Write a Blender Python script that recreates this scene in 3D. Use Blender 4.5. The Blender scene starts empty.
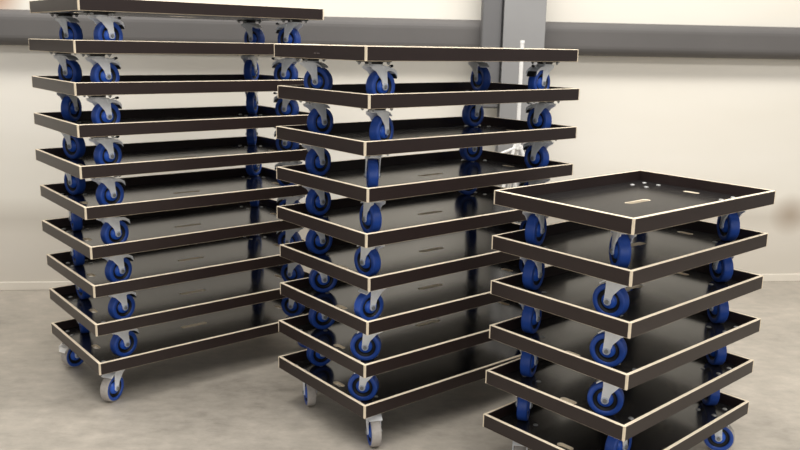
import bpy, bmesh, math, random
from mathutils import Vector, Matrix
R = math.radians
scene = bpy.context.scene
COL = scene.collection

# ------------------------------------------------------------------ camera
F_PX, CAM_H, PITCH, ROLL = 813.1, 1.5821, 0.21937, 0.01953
cam_data = bpy.data.cameras.new('camera')
cam = bpy.data.objects.new('camera', cam_data)
COL.objects.link(cam)
fwd = Vector((0, math.cos(PITCH), -math.sin(PITCH)))
up0 = Vector((0, math.sin(PITCH), math.cos(PITCH)))
xr = Vector((1, 0, 0))
right = xr * math.cos(ROLL) + up0 * math.sin(ROLL)
up = -xr * math.sin(ROLL) + up0 * math.cos(ROLL)
m = Matrix((right, up, -fwd)).transposed().to_4x4()
m.translation = Vector((0, 0, CAM_H))
cam.matrix_world = m
cam_data.sensor_width = 36.0
cam_data.lens = F_PX / 800 * 36.0
cam_data.clip_start = 0.05
cam_data.dof.use_dof = True
cam_data.dof.focus_distance = 3.0
cam_data.dof.aperture_fstop = 4.2
scene.camera = cam

# ------------------------------------------------------------------ light
world = bpy.data.worlds.new('hall_ambient')
scene.world = world
world.use_nodes = True
wb = world.node_tree.nodes['Background']
wb.inputs['Color'].default_value = (1.0, 0.985, 0.96, 1)
wb.inputs['Strength'].default_value = 0.30

def area(name, loc, rot, sx, sy, power, col=(1, 0.975, 0.94)):
    l = bpy.data.lights.new(name, 'AREA')
    l.shape = 'RECTANGLE'; l.size = sx; l.size_y = sy
    l.energy = power; l.color = col
    o = bpy.data.objects.new(name, l)
    o.location = loc; o.rotation_euler = rot
    COL.objects.link(o)
    return o
area('hall_light_over_wall', (0.3, 3.6, 4.2), (R(12), 0, 0), 7.0, 0.6, 235)
area('hall_light_over_floor', (1.3, 0.6, 4.2), (R(0), 0, 0), 7.0, 0.8, 190)
area('hall_window_behind', (1.0, -4.5, 2.6), (R(82), 0, 0), 8.0, 2.6, 110, (0.97, 0.98, 1.0))
scene.view_settings.view_transform = 'Standard'
scene.view_settings.look = 'None'
scene.view_settings.exposure = 0.0
scene.view_settings.gamma = 1.0
scene.view_settings.use_curve_mapping = False

# ------------------------------------------------------------------ materials
def srgb(r, g, b):
    f = lambda c: (c / 255 / 12.92) if c / 255 <= 0.04045 else ((c / 255 + 0.055) / 1.055) ** 2.4
    return (f(r), f(g), f(b), 1)

class Mat:
    def __init__(self, name):
        self.m = bpy.data.materials.new(name)
        self.m.use_nodes = True
        self.nt = self.m.node_tree
        self.b = self.nt.nodes['Principled BSDF']
    def n(self, t, **kw):
        x = self.nt.nodes.new(t)
        for k, v in kw.items():
            setattr(x, k, v)
        return x
    def link(self, a, b):
        self.nt.links.new(a, b)
    def noise(self, scale, detail=4, rough=0.6, stretch=None):
        tc = self.n('ShaderNodeTexCoord')
        nz = self.n('ShaderNodeTexNoise')
        nz.inputs['Scale'].default_value = scale
        nz.inputs['Detail'].default_value = detail
        nz.inputs['Roughness'].default_value = rough
        if stretch:
            mp = self.n('ShaderNodeMapping')
            mp.inputs['Scale'].default_value = stretch
            self.link(tc.outputs['Object'], mp.inputs['Vector'])
            self.link(mp.outputs['Vector'], nz.inputs['Vector'])
        else:
            self.link(tc.outputs['Object'], nz.inputs['Vector'])
        return nz
    def ramp(self, src, stops):
        r = self.n('ShaderNodeValToRGB')
        e = r.color_ramp.elements
        e[0].position, e[0].color = stops[0]
        e[1].position, e[1].color = stops[-1]
        for p, c in stops[1:-1]:
            q = e.new(p); q.color = c
        self.link(src, r.inputs['Fac'])
        return r
    def bump(self, src, strength, dist=0.002):
        b = self.n('ShaderNodeBump')
        b.inputs['Strength'].default_value = strength
        b.inputs['Distance'].default_value = dist
        self.link(src, b.inputs['Height'])
        self.link(b.outputs['Normal'], self.b.inputs['Normal'])

def simple(name, col, rough, metal=0.0, var=0.12, scale=30, stretch=None, spec=0.5, bump=0.0):
    M = Mat(name)
    nz = M.noise(scale, stretch=stretch)
    a = tuple(c * (1 - var) for c in col[:3]) + (1,)
    b = tuple(min(1, c * (1 + var)) for c in col[:3]) + (1,)
    r = M.ramp(nz.outputs['Fac'], [(0.3, a), (0.7, b)])
    M.link(r.outputs['Color'], M.b.inputs['Base Color'])
    M.b.inputs['Roughness'].default_value = rough
    M.b.inputs['Metallic'].default_value = metal
    M.b.inputs['Specular IOR Level'].default_value = spec
    if bump:
        M.bump(nz.outputs['Fac'], bump)
    return M.m

FILM_SIDE = simple('brown_phenolic_film', srgb(42, 32, 30), 0.34, var=0.08, scale=12, spec=0.45)
FILM_TOP = simple('dark_smooth_phenolic_film', srgb(33, 32, 32), 0.18, var=0.08, scale=9, spec=0.5)
FILM_TOP.node_tree.nodes['Principled BSDF'].inputs['IOR'].default_value = 1.65
PLY = simple('raw_birch_plywood_edge', srgb(232, 217, 192), 0.7, var=0.06, scale=40)
BLUE = simple('blue_elastic_rubber', srgb(40, 80, 168), 0.42, var=0.08, scale=60)
HUB = simple('blue_nylon_hub', srgb(44, 98, 206), 0.35, var=0.05, scale=60)
DUST = simple('dusty_grey_tread', srgb(172, 166, 160), 0.8, var=0.1, scale=90)
ZINC = simple('bright_zinc_plate', srgb(246, 248, 250), 0.28, metal=0.0, var=0.04, scale=70)
STEEL = simple('bolt_steel', srgb(160, 160, 158), 0.5, metal=0.5, var=0.05, scale=70)
WASHER = simple('pale_axle_washer', srgb(214, 220, 232), 0.4, metal=0.2, var=0.03)
BLACK = simple('black_nylon', srgb(24, 24, 26), 0.5, var=0.1)
MARK = simple('faded_grey_ink', srgb(92, 82, 80), 0.7, var=0.3, scale=400)
WHITE = simple('white_powder_coat', srgb(232, 230, 226), 0.5, var=0.03)
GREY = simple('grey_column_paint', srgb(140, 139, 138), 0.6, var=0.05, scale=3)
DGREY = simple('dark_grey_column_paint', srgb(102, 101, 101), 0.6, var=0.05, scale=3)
GIRT = simple('grey_girt_paint', srgb(94, 91, 89), 0.7, var=0.06, scale=2)
SKIRT = simple('pale_skirting', srgb(226, 218, 204), 0.6, var=0.04, scale=4)
STAIN = simple('brown_wall_stain_paint', srgb(150, 134, 116), 0.8, var=0.1)

def floor_material():
    M = Mat('polished_concrete')
    n1 = M.noise(1.3, 6, 0.62)
    n2 = M.noise(10.0, 8, 0.7, stretch=(1.0, 1.6, 1.0))
    mx = M.n('ShaderNodeMath', operation='MULTIPLY_ADD')
    mx.inputs[1].default_value = 0.45
    M.link(n2.outputs['Fac'], mx.inputs[0])
    sc = M.n('ShaderNodeMath', operation='MULTIPLY')
    sc.inputs[1].default_value = 0.55
    M.link(n1.outputs['Fac'], sc.inputs[0])
    M.link(sc.outputs[0], mx.inputs[2])
    r = M.ramp(mx.outputs[0], [(0.32, srgb(130, 124, 114)), (0.45, srgb(160, 153, 142)), (0.55, srgb(175, 167, 155)), (0.68, srgb(195, 186, 173))])
    # sparse darker scuffs
    n3 = M.noise(3.1, 9, 0.75, stretch=(1.0, 2.2, 1.0))
    r3 = M.ramp(n3.outputs['Fac'], [(0.60, (1, 1, 1, 1)), (0.72, (0.80, 0.79, 0.77, 1))])
    mm = M.n('ShaderNodeMixRGB', blend_type='MULTIPLY')
    mm.inputs['Fac'].default_value = 1.0
    M.link(r.outputs['Color'], mm.inputs['Color1'])
    M.link(r3.outputs['Color'], mm.inputs['Color2'])
    M.link(mm.outputs['Color'], M.b.inputs['Base Color'])
    rr = M.ramp(n2.outputs['Fac'], [(0.3, (0.38, 0.38, 0.38, 1)), (0.7, (0.55, 0.55, 0.55, 1))])
    M.link(rr.outputs['Color'], M.b.inputs['Roughness'])
    M.b.inputs['Specular IOR Level'].default_value = 0.4
    M.bump(n2.outputs['Fac'], 0.08)
    return M.m

def wall_material():
    M = Mat('cream_wall_panel')
    nz = M.noise(0.7, 3, 0.5, stretch=(0.5, 1, 2.2))
    r = M.ramp(nz.outputs['Fac'], [(0.3, srgb(226, 220, 206)), (0.7, srgb(238, 233, 223))])
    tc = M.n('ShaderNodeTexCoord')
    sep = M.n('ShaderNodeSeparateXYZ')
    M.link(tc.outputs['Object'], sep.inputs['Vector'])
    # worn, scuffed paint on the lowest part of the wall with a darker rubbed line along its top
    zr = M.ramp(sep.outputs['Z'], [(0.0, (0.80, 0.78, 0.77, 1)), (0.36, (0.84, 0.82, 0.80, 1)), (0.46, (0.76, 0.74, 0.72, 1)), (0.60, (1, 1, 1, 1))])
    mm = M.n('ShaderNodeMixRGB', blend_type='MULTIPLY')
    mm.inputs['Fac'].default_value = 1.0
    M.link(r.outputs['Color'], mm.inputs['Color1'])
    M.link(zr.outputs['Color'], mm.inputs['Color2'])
    last = mm.outputs['Color']
    # two brown stains
    for c, rad, col, k in (((2.70, 5.50, 0.48), 0.16, srgb(150, 128, 106), 0.6), ((-2.44, 4.98, 1.84), 0.20, srgb(168, 112, 70), 0.9)):
        d = M.n('ShaderNodeVectorMath', operation='DISTANCE')
        M.link(tc.outputs['Object'], d.inputs[0])
        d.inputs[1].default_value = c
        fr = M.ramp(d.outputs['Value'], [(rad * 0.15, (k, k, k, 1)), (rad, (0, 0, 0, 1))])
        mx = M.n('ShaderNodeMixRGB')
        M.link(fr.outputs['Color'], mx.inputs['Fac'])
        M.link(last, mx.inputs['Color1'])
        mx.inputs['Color2'].default_value = col
        last = mx.outputs['Color']
    M.link(last, M.b.inputs['Base Color'])
    M.b.inputs['Roughness'].default_value = 0.75
    return M.m

# ------------------------------------------------------------------ mesh helpers
def link_mesh(name, bm, mats, parent=None, smooth=False):
    me = bpy.data.meshes.new(name)
    bmesh.ops.recalc_face_normals(bm, faces=bm.faces)
    bm.to_mesh(me); bm.free()
    for q in mats:
        me.materials.append(q)
    if smooth:
        for p in me.polygons:
            p.use_smooth = True
    o = bpy.data.objects.new(name, me)
    COL.objects.link(o)
    if parent:
        o.parent = parent
    return o

def add_box(bm, c, s, mi=0, rot=None, bevel=0.0, seg=2):
    t = bmesh.new()
    bmesh.ops.create_cube(t, size=1.0)
    bmesh.ops.scale(t, vec=s, verts=t.verts)
    if bevel:
        bmesh.ops.bevel(t, geom=list(t.edges), offset=bevel, segments=seg, affect='EDGES', profile=0.5)
    M_ = Matrix.Translation(c)
    if rot is not None:
        M_ = M_ @ rot
    bmesh.ops.transform(t, matrix=M_, verts=t.verts)
    for f in t.faces:
        f.material_index = mi
    merge(bm, t)

def merge(bm, t):
    me = bpy.data.meshes.new('scratch')
    t.to_mesh(me); t.free()
    bm.from_mesh(me)
    bpy.data.meshes.remove(me)

def add_cyl(bm, p0, p1, r0, r1=None, seg=16, mi=0):
    p0, p1 = Vector(p0), Vector(p1)
    d = p1 - p0
    t = bmesh.new()
    bmesh.ops.create_cone(t, cap_ends=True, segments=seg, radius1=r0, radius2=r0 if r1 is None else r1, depth=d.length)
    q = d.to_track_quat('Z', 'Y').to_matrix().to_4x4()
    bmesh.ops.transform(t, matrix=Matrix.Translation((p0 + p1) / 2) @ q, verts=t.verts)
    for f in t.faces:
        f.material_index = mi
    merge(bm, t)

def add_tube(bm, pts, r, seg=10, mi=0):
    for a, b in zip(pts[:-1], pts[1:]):
        add_cyl(bm, a, b, r, seg=seg, mi=mi)
    for p in pts[1:-1]:
        t = bmesh.new()
        bmesh.ops.create_icosphere(t, subdivisions=1, radius=r)
        bmesh.ops.translate(t, vec=p, verts=t.verts)
        for f in t.faces:
            f.material_index = mi
        merge(bm, t)

def add_prism(bm, pts, y0, y1, mi=0, bevel=0.0):
    """outline in x-z, extruded along y"""
    t = bmesh.new()
    a = [t.verts.new((x, y0, z)) for x, z in pts]
    b = [t.verts.new((x, y1, z)) for x, z in pts]
    t.faces.new(a); t.faces.new(list(reversed(b)))
    n = len(pts)
    for i in range(n):
        t.faces.new((a[i], b[i], b[(i + 1) % n], a[(i + 1) % n]))
    if bevel:
        bmesh.ops.bevel(t, geom=list(t.edges), offset=bevel, segments=1, affect='EDGES')
    for f in t.faces:
        f.material_index = mi
    merge(bm, t)

def add_lathe_y(bm, prof, cx, cz, seg=32):
    """prof: (radius, y, material) points revolved about the y axis through (cx, cz)"""
    rings = []
    for r, y, _ in prof:
        rings.append([bm.verts.new((cx + r * math.cos(2 * math.pi * k / seg), y, cz + r * math.sin(2 * math.pi * k / seg))) for k in range(seg)])
    for i in range(len(prof) - 1):
        for k in range(seg):
            f = bm.faces.new((rings[i][k], rings[i][(k + 1) % seg], rings[i + 1][(k + 1) % seg], rings[i + 1][k]))
            f.material_index = prof[i][2]
            f.smooth = True
    f = bm.faces.new(rings[0]); f.material_index = prof[0][2]
    f = bm.faces.new(list(reversed(rings[-1]))); f.material_index = prof[-1][2]

def structure(o):
    o['kind'] = 'structure'
    return o

# ------------------------------------------------------------------ the hall
bm = bmesh.new()
add_box(bm, (0, 2.0, -0.05), (16, 14, 0.1))
structure(link_mesh('floor', bm, [floor_material()]))

WA = Vector((-2.51225, 4.96375, 0)); WB = Vector((2.75979, 5.52696, 0))
WD = (WB - WA).normalized(); WN = Vector((-WD.y, WD.x, 0))         # WN points away from the camera
WROT = Matrix.Rotation(math.atan2(WD.y, WD.x), 4, 'Z')
def wall_point(s, off, z):                                           # s metres along the wall from x = 0
    p0 = WA + WD * (-WA.x / WD.x)
    return p0 + WD * s + WN * off + Vector((0, 0, z))
def wall_box(bm, s0, s1, o0, o1, z0, z1, mi=0, bevel=0.0, seg=2):
    c = wall_point((s0 + s1) / 2, (o0 + o1) / 2, (z0 + z1) / 2)
    add_box(bm, c, (s1 - s0, abs(o1 - o0), z1 - z0), mi, WROT, bevel, seg)

bm = bmesh.new(); wall_box(bm, -7, 7, 0.0, 0.15, 0, 4.4)
structure(link_mesh('wall_back', bm, [wall_material()]))
bm = bmesh.new(); wall_box(bm, -7, 7, -0.012, -0.0005, 0.0, 0.055, bevel=0.004)
structure(link_mesh('baseboard_back', bm, [SKIRT]))
bm = bmesh.new(); wall_box(bm, -7, 7, -0.12, -0.0005, 1.530, 1.735, bevel=0.058, seg=6)
structure(link_mesh('trim_1', bm, [GIRT], smooth=False))
# steel column in front of the wall, with a dark return on its left side
bm = bmesh.new()
wall_box(bm, 0.585, 0.845, -0.22, -0.205, 0, 4.4, 0, bevel=0.004)
wall_box(bm, 0.585, 0.845, -0.14, -0.122, 0, 4.4, 0, bevel=0.004)
wall_box(bm, 0.705, 0.725, -0.2045, -0.1405, 0, 4.4, 0)
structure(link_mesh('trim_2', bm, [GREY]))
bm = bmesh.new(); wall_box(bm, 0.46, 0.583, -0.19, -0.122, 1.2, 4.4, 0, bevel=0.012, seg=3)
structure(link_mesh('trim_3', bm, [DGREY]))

# ------------------------------------------------------------------ parts of a dolly (built once each)
WR, WW = 0.0615, 0.041           # wheel radius and width
Z0, T, RIM = 0.158, 0.012, 0.0542  # ground to underside, panel thickness, outer rim height
TRAIL = 0.036
BOARD = 0.0115

def caster_mesh():
    """mounting plate and swivel bearing; pivot at the origin on the underside of the panel"""
    bm = bmesh.new()
    add_box(bm, (0, 0, -0.0022), (0.106, 0.086, 0.004), 0, bevel=0.0012, seg=1)
    add_cyl(bm, (0, 0, -0.0045), (0, 0, -0.012), 0.036, 0.033, 28, 1)
    return bm

def fork_mesh():
    """swivelling fork; the wheel trails along +x"""
    bm = bmesh.new()
    add_cyl(bm, (0, 0, -0.012), (0, 0, -0.018), 0.034, 0.036, 28, 0)
    zc = -Z0 + WR
    for s in (-1, 1):
        y0, y1 = s * 0.0240, s * 0.0270
        pts = [(-0.036, -0.018), (0.038, -0.018), (0.046, -0.027), (0.045, -0.044)]
        n = 10
        for k in range(n + 1):
            a = R(20) - R(220) * k / n
            pts.append((TRAIL + 0.0135 * math.cos(a), zc + 0.0135 * math.sin(a)))
        pts += [(0.016, -0.070), (-0.010, -0.040), (-0.034, -0.028)]
        add_prism(bm, pts, min(y0, y1), max(y0, y1), 0)
        add_prism(bm, [(-0.020, -0.020), (0.004, -0.020), (TRAIL + 0.004, zc + 0.012), (TRAIL - 0.006, zc + 0.012)], s * 0.0270, s * 0.0288, 0, bevel=0.0005)
        add_cyl(bm, (TRAIL, s * 0.0270, zc), (TRAIL, s * 0.0335, zc), 0.0085, 0.0075, 6, 2)
        add_cyl(bm, (TRAIL, s * 0.0270, zc), (TRAIL, s * 0.0287, zc), 0.0130, None, 16, 3)
    add_box(bm, (0.002, 0, -0.0195), (0.076, 0.054, 0.003), 0, bevel=0.0010, seg=1)
    # curved hood over the wheel
    add_prism(bm, [(0.036, -0.018), (0.054, -0.024), (0.070, -0.036), (0.068, -0.0395), (0.052, -0.0285), (0.035, -0.0215)], -0.0270, 0.0270, 0)
    add_cyl(bm, (TRAIL, -0.0270, zc), (TRAIL, 0.0270, zc), 0.005, None, 12, 2)
    return bm

def wheel_mesh():
    bm = bmesh.new()
    h = WW / 2
    half = [(0.0065, 0.0238, 1), (0.0125, 0.0238, 1), (0.0150, h, 1), (0.0240, h - 0.001, 1), (0.0265, h - 0.004, 1),
            (0.0275, h - 0.011, 2), (0.0400, h - 0.011, 2), (0.0420, h - 0.003, 0), (0.0450, h, 0), (0.0565, h - 0.0005, 3), (0.0595, h - 0.002, 3), (0.0610, h - 0.005, 3),
            (0.0615, h - 0.010, 3)]
    prof = [(r, y, m_) for r, y, m_ in half] + [(r, -y, half[max(0, len(half) - 2 - i)][2]) for i, (r, y, m_) in enumerate(reversed(half))]
    add_lathe_y(bm, prof, TRAIL, -Z0 + WR)
    return bm

def pedal_mesh():
    """curved zinc lever over the wheel with a black release knob and a black tread plate"""
    bm = bmesh.new()
    arc = []
    for k in range(9):
        t = k / 8
        arc.append((0.030 + 0.062 * t, -0.022 - 0.024 * t ** 1.6))
    arc2 = [(x - 0.001, z - 0.004) for x, z in reversed(arc)]
    add_prism(bm, arc + arc2, -0.0275, 0.0275, 0)
    for s in (-1, 1):
        add_prism(bm, [(0.028, -0.021), (0.070, -0.026), (0.094, -0.040), (0.098, -0.060), (0.090, -0.052), (0.076, -0.040), (0.050, -0.036), (0.036, -0.044)],
                  s * 0.0285 - 0.0012, s * 0.0285 + 0.0012, 0)
    add_box(bm, (0.096, 0, -0.055), (0.006, 0.046, 0.026), 1, Matrix.Rotation(R(-25), 4, 'Y'), bevel=0.002, seg=1)
    add_cyl(bm, (0.074, 0.010, -0.026), (0.098, 0.010, -0.021), 0.0025, None, 8, 0)
    add_cyl(bm, (0.096, 0.010, -0.0215), (0.108, 0.010, -0.0195), 0.0058, 0.0048, 12, 1)
    return bm

def bolt_mesh():
    """bolt through panel and plate; origin on the panel's underside"""
    bm = bmesh.new()
    add_cyl(bm, (0, 0, T + 0.0002), (0, 0, T + 0.0026), 0.0100, 0.0072, 16, 0)
    add_cyl(bm, (0, 0, -0.011), (0, 0, -0.0044), 0.0064, None, 6, 0)
    add_cyl(bm, (0, 0, -0.015), (0, 0, -0.011), 0.0036, None, 8, 0)
    return bm

def side_board(name, length, parent, c, rotz):
    """board along x, film faces on both sides, pale raw edges; outer face towards -y"""
    L2, top, n = length / 2, RIM, 0.0024
    bm = bmesh.new()
    e = 0.0072
    z0 = 0.0
    def ring(y, ix, iz, x_in=0.0):
        return [bm.verts.new((sx * (L2 - ix - x_in), y, z)) for sx, z in ((-1, z0 + iz), (1, z0 + iz), (1, top - iz), (-1, top - iz))]
    o_film = ring(0.0, e, n * 0.9)
    o_edge = ring(0.0018, 0.0, 0.0006)
    # raised on the corner: keep the raw corner slightly rounded
    i_edge = ring(BOARD - 0.001, 0.0, 0.0, BOARD)
    i_film = ring(BOARD, 0.0, 0.0010, BOARD)
    def band(a, b, mi):
        for k in range(4):
            f = bm.faces.new((a[k], a[(k + 1) % 4], b[(k + 1) % 4], b[k])); f.material_index = mi
    f = bm.faces.new(o_film); f.material_index = 0
    band(o_film, o_edge, 1)
    band(o_edge, i_edge, 1)
    band(i_edge, i_film, 1)
    f = bm.faces.new(list(reversed(i_film))); f.material_index = 0
    o = link_mesh(name, bm, [FILM_SIDE, PLY], parent)
    o.location = c
    o.rotation_euler = (0, 0, rotz)
    return o

def panel_mesh(LX, LY):
    """bottom panel with rounded hand slots cut right through"""
    cu = bpy.data.curves.new('panel_outline', 'CURVE')
    cu.dimensions = '2D'; cu.fill_mode = 'BOTH'; cu.extrude = T / 2
    def poly(pts):
        sp = cu.splines.new('POLY'); sp.points.add(len(pts) - 1)
        for p, q in zip(sp.points, pts):
            p.co = (q[0], q[1], 0, 1)
        sp.use_cyclic_u = True
    x, y = LX / 2 - 0.0125, LY / 2 - 0.0125
    poly([(-x, -y), (x, -y), (x, y), (-x, y)])
    def slot(cx, cy, lx, ly):
        pts = []
        r = min(lx, ly) / 2
        ex, ey = max(lx / 2 - r, 0), max(ly / 2 - r, 0)
        for (sx, sy, a0) in ((1, 1, 0), (-1, 1, 90), (-1, -1, 180), (1, -1, 270)):
            for k in range(5):
                a = R(a0 + 90 * k / 4)
                pts.append((cx + sx * ex + r * math.cos(a), cy + sy * ey + r * math.sin(a)))
        poly(pts)
    slot(0, -0.005, 0.135, 0.030)
    slot(-LX / 2 + 0.098, -0.01, 0.024, 0.062)
    slot(LX / 2 - 0.098, -0.01, 0.024, 0.062)
    co = bpy.data.objects.new('panel_outline', cu)
    COL.objects.link(co)
    dg = bpy.context.evaluated_depsgraph_get()
    me = bpy.data.meshes.new_from_object(co.evaluated_get(dg))
    bpy.data.objects.remove(co); bpy.data.curves.remove(cu)
    me.materials.clear(); me.materials.append(FILM_TOP); me.materials.append(PLY)
    bm = bmesh.new(); bm.from_mesh(me)
    bmesh.ops.remove_doubles(bm, verts=bm.verts, dist=1e-5)
    bmesh.ops.translate(bm, vec=(0, 0, T / 2), verts=bm.verts)
    for f in bm.faces:
        f.material_index = 0 if abs(f.normal.z) > 0.5 else 1
        f.smooth = False
    # raw, broken upper lip of the hand slots
    lip = [e for e in bm.edges if all(v.co.z > T - 1e-4 for v in e.verts) and len({f.material_index for f in e.link_faces}) == 2
           and all(abs(v.co.x) < LX / 2 - 0.03 and abs(v.co.y) < LY / 2 - 0.03 for v in e.verts)]
    res = bmesh.ops.bevel(bm, geom=lip, offset=0.0025, segments=1, affect='EDGES')
    for f in res['faces']:
        f.material_index = 1
    bm.to_mesh(me); bm.free()
    return me

caster_p = link_mesh('caster', caster_mesh(), [BLACK, BLACK])
fork_p = link_mesh('fork', fork_mesh(), [ZINC, BLACK, STEEL, WASHER])
wheel_p = link_mesh('wheel', wheel_mesh(), [BLUE, HUB, BLACK, BLUE])
wheel_dusty_p = link_mesh('wheel', wheel_mesh(), [BLUE, HUB, BLACK, DUST])
pedal_p = link_mesh('brake_pedal', pedal_mesh(), [ZINC, BLACK])
pedal_white_p = link_mesh('brake_pedal', pedal_mesh(), [WHITE, WHITE])
bolt_p = link_mesh('bolt', bolt_mesh(), [STEEL])
PROTOS = [caster_p, fork_p, wheel_p, wheel_dusty_p, pedal_p, pedal_white_p, bolt_p]

def child(proto, parent, loc=(0, 0, 0), rotz=0.0):
    o = proto.copy()
    COL.objects.link(o)
    o.parent = parent
    o.location = loc
    o.rotation_euler = (0, 0, rotz)
    return o

BODY = {}
def make_body(kind, A, B, root):
    """panel and four boards; x runs along the long side B, y along the short side A; root origin on the ground"""
    if kind not in BODY:
        me = panel_mesh(B, A)
        pan = bpy.data.objects.new('bottom_panel', me)
        COL.objects.link(pan); pan.parent = root; pan.location = (0, 0, Z0)
        parts = [pan]
        parts.append(side_board('side_board', B, root, (0, -A / 2, Z0), 0))
        parts.append(side_board('side_board', B, root, (0, A / 2, Z0), math.pi))
        parts.append(side_board('side_board', A, root, (-B / 2, 0, Z0), -math.pi / 2))
        parts.append(side_board('side_board', A, root, (B / 2, 0, Z0), math.pi / 2))
        BODY[kind] = parts
    else:
        for p in BODY[kind]:
            c = p.copy(); COL.objects.link(c); c.parent = root

# front corner x, y and yaw of every dolly, top to bottom, one row per stack
SPOTS = [
    [(-1.3085, 3.3679, 0.8777), (-1.3310, 3.3565, 0.8925), (-1.3370, 3.3494, 0.9070), (-1.3313, 3.3361, 0.9015), (-1.3280, 3.3252, 0.8951), (-1.3125, 3.3096, 0.8964), (-1.2999, 3.3091, 0.8707), (-1.2973, 3.3076, 0.8828), (-1.2950, 3.2984, 0.8859), (-1.2839, 3.2800, 0.8768)],
    [(-0.1342, 2.9666, 0.8866), (-0.1202, 2.9554, 0.8869), (-0.1335, 2.9463, 0.8983), (-0.1208, 2.9352, 0.8762), (-0.1244, 2.9261, 0.8838), (-0.1123, 2.9286, 0.8812), (-0.1163, 2.9189, 0.8886), (-0.1244, 2.9091, 0.8888), (-0.1234, 2.9125, 0.8824)],
    [(0.7316, 2.4873, 0.8814), (0.7383, 2.4877, 0.8641), (0.7448, 2.4771, 0.8530), (0.7439, 2.4581, 0.8565), (0.7428, 2.4364, 0.8373), (0.7397, 2.4186, 0.8335)],
]
SIZES = [(0.6591, 1.189), (0.6425, 1.1835), (0.6095, 0.911)]
KIND = ['left', 'middle', 'right']
# compass direction each wheel trails to, per dolly and corner (left, front, right, back)
AZ = [
    [(-30, 54, 150, -35), (-28, 54, 160, 75), (80, 52, 155, 86), (-30, 58, 155, 92), (-35, 56, 150, 71), (-60, 54, 160, 93), (-58, 58, 160, 78), (-50, 56, 155, 82), (-62, 54, 160, 83), (-122, -108, 20, 100)],
    [(-24, 45, -135, -60), (48, 60, 128, -138), (50, 96, 130, -145), (50, 120, 135, -150), (42, 134, 135, 94), (20, -140, 140, 81), (30, 176, 135, 90), (32, 170, 130, 110), (-74, -76, 40, 60)],
    [(58, 93, 94, 75), (56, 138, 98, 82), (60, 152, 94, 183), (65, 160, 93, 100), (74, 45, 91, 175), (-100, -60, -18, 120)],
]
FRONT_OFF = [0.122, 0.115, 0.106]
ORD = {0: 'topmost', 1: 'second from the top', 2: 'third from the top', 3: 'fourth from the top', 4: 'fifth from the top',
       5: 'sixth from the top', 6: 'seventh from the top', 7: 'eighth from the top', 8: 'ninth from the top'}
STACKNAME = ['the tall left stack', 'the middle stack', 'the short right stack']
GROUPS = ['tray dollies in the tall left stack', 'tray dollies in the middle stack', 'tray dollies in the short right stack']

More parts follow.
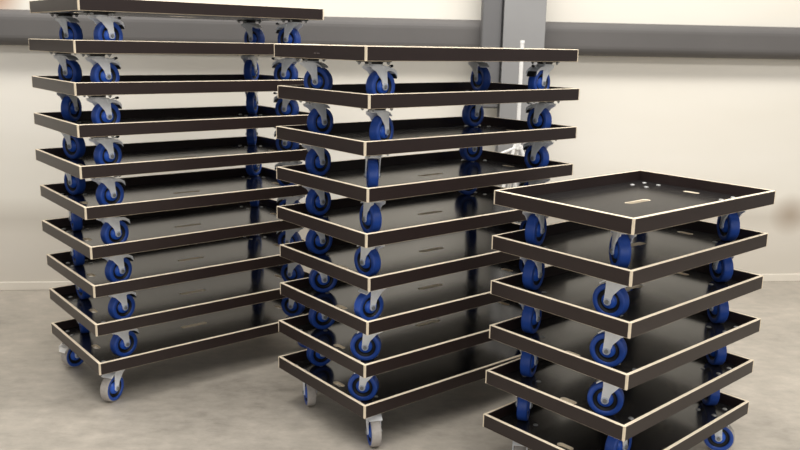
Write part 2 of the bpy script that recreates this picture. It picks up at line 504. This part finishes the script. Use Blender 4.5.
def dolly(s, i, n):
    A, B = SIZES[s]
    x, y, a = SPOTS[s][i]
    ul = Vector((-math.cos(a), math.sin(a), 0)); ur = Vector((math.sin(a), math.cos(a), 0))
    c = Vector((x, y, 0)) + ul * A / 2 + ur * B / 2
    zb = (n - 1 - i) * (Z0 + T)
    yaw = math.pi / 2 - a
    root = bpy.data.objects.new('tray_dolly', None)
    COL.objects.link(root)
    root.empty_display_size = 0.1
    root.location = (c.x, c.y, zb)
    root.rotation_euler = (0, 0, yaw)
    if i == n - 1:
        lab = 'dark brown tray dolly at the bottom of %s, on the floor' % STACKNAME[s]
    elif i == 0 and s == 2:
        lab = 'dark brown tray dolly topmost in %s, empty inside' % STACKNAME[s]
    else:
        lab = 'dark brown tray dolly on blue wheels, %s in %s' % (ORD[i], STACKNAME[s])
    root['label'] = lab
    root['category'] = 'dolly'
    root['group'] = GROUPS[s]
    make_body(KIND[s], A, B, root)
    if s == 1 and i == 0:
        bm = bmesh.new()
        for y0, ln in ((0.010, 0.014), (-0.014, 0.018)):
            add_box(bm, (-B / 2 - 0.0003, y0, Z0 + 0.022), (0.0006, ln, 0.0045))
        mk = link_mesh('printed_mark', bm, [MARK], root)
        mk['label'] = 'tiny faded grey print'
    off = FRONT_OFF[s]
    side = 0.103
    if s < 2 and i == n - 1:
        off, side = 0.104, 0.086
    corners = [(-B / 2 + off, A / 2 - side), (-B / 2 + off, -A / 2 + side), (B / 2 - 0.104, -A / 2 + 0.103), (B / 2 - 0.104, A / 2 - 0.103)]
    for k, (px, py) in enumerate(corners):
        th = R(AZ[s][i][k]) - yaw
        cs = child(caster_p, root, (px, py, Z0 - 0.0003), 0)
        child(fork_p, cs, (0, 0, 0), th)
        bottom = (i == n - 1)
        w = child(wheel_dusty_p if bottom else wheel_p, cs, (0, 0, 0), th)
        if bottom:
            w['label'] = 'blue wheel with dusty grey tread'
        brake = (k in (1, 2) and s == 0 and not bottom) or (s == 1 and (k == 2 and not bottom or (k, i) == (1, 0))) or (bottom and s == 0 and k == 0)
        if brake:
            pd = child(pedal_white_p if bottom else pedal_p, cs, (0, 0, 0), th)
            if bottom:
                pd['label'] = 'white brake pedal'
        for sx in (-1, 1):
            for sy in (-1, 1):
                child(bolt_p, cs, (sx * 0.0435, sy * 0.034, 0.0003))

for s in range(3):
    n = len(SPOTS[s])
    for i in range(n):
        dolly(s, i, n)

for o in PROTOS:
    bpy.data.objects.remove(o)

# ------------------------------------------------------------------ white stand behind the middle stack
def stand():
    base = wall_point(0.655, -0.42, 0)
    root = bpy.data.objects.new('tripod_stand', None)
    COL.objects.link(root)
    root.location = base
    root['label'] = 'thin white tripod stand by the grey column behind the middle stack'
    root['category'] = 'stand'
    bm = bmesh.new()
    add_cyl(bm, (0, 0, 0.62), (0, 0, 1.60), 0.0115, None, 14)
    add_cyl(bm, (0, 0, 1.60), (0, 0, 1.615), 0.014, 0.012, 14)
    link_mesh('pole', bm, [WHITE], root)
    bm = bmesh.new()
    add_cyl(bm, (0, 0, 0.975), (0, 0, 1.02), 0.022, None, 16)
    link_mesh('hub', bm, [WHITE], root)
    for ang in (-20, 100, 220):
        bm = bmesh.new()
        d = Vector((math.cos(R(ang)), math.sin(R(ang)), 0))
        add_tube(bm, [d * 0.02 + Vector((0, 0, 1.0)), d * 0.36 + Vector((0, 0, 0.012))], 0.011)
        add_cyl(bm, d * 0.36 + Vector((0, 0, 0.0)), d * 0.36 + Vector((0, 0, 0.03)), 0.014, None, 12)
        link_mesh('leg', bm, [WHITE], root)
    bm = bmesh.new()
    add_tube(bm, [Vector((-0.015, -0.02, 0.985)), Vector((-0.11, -0.03, 0.945))], 0.009)
    add_cyl(bm, (-0.11, -0.03, 0.93), (-0.11, -0.03, 0.955), 0.016, None, 12)
    link_mesh('side_arm', bm, [WHITE], root)
stand()
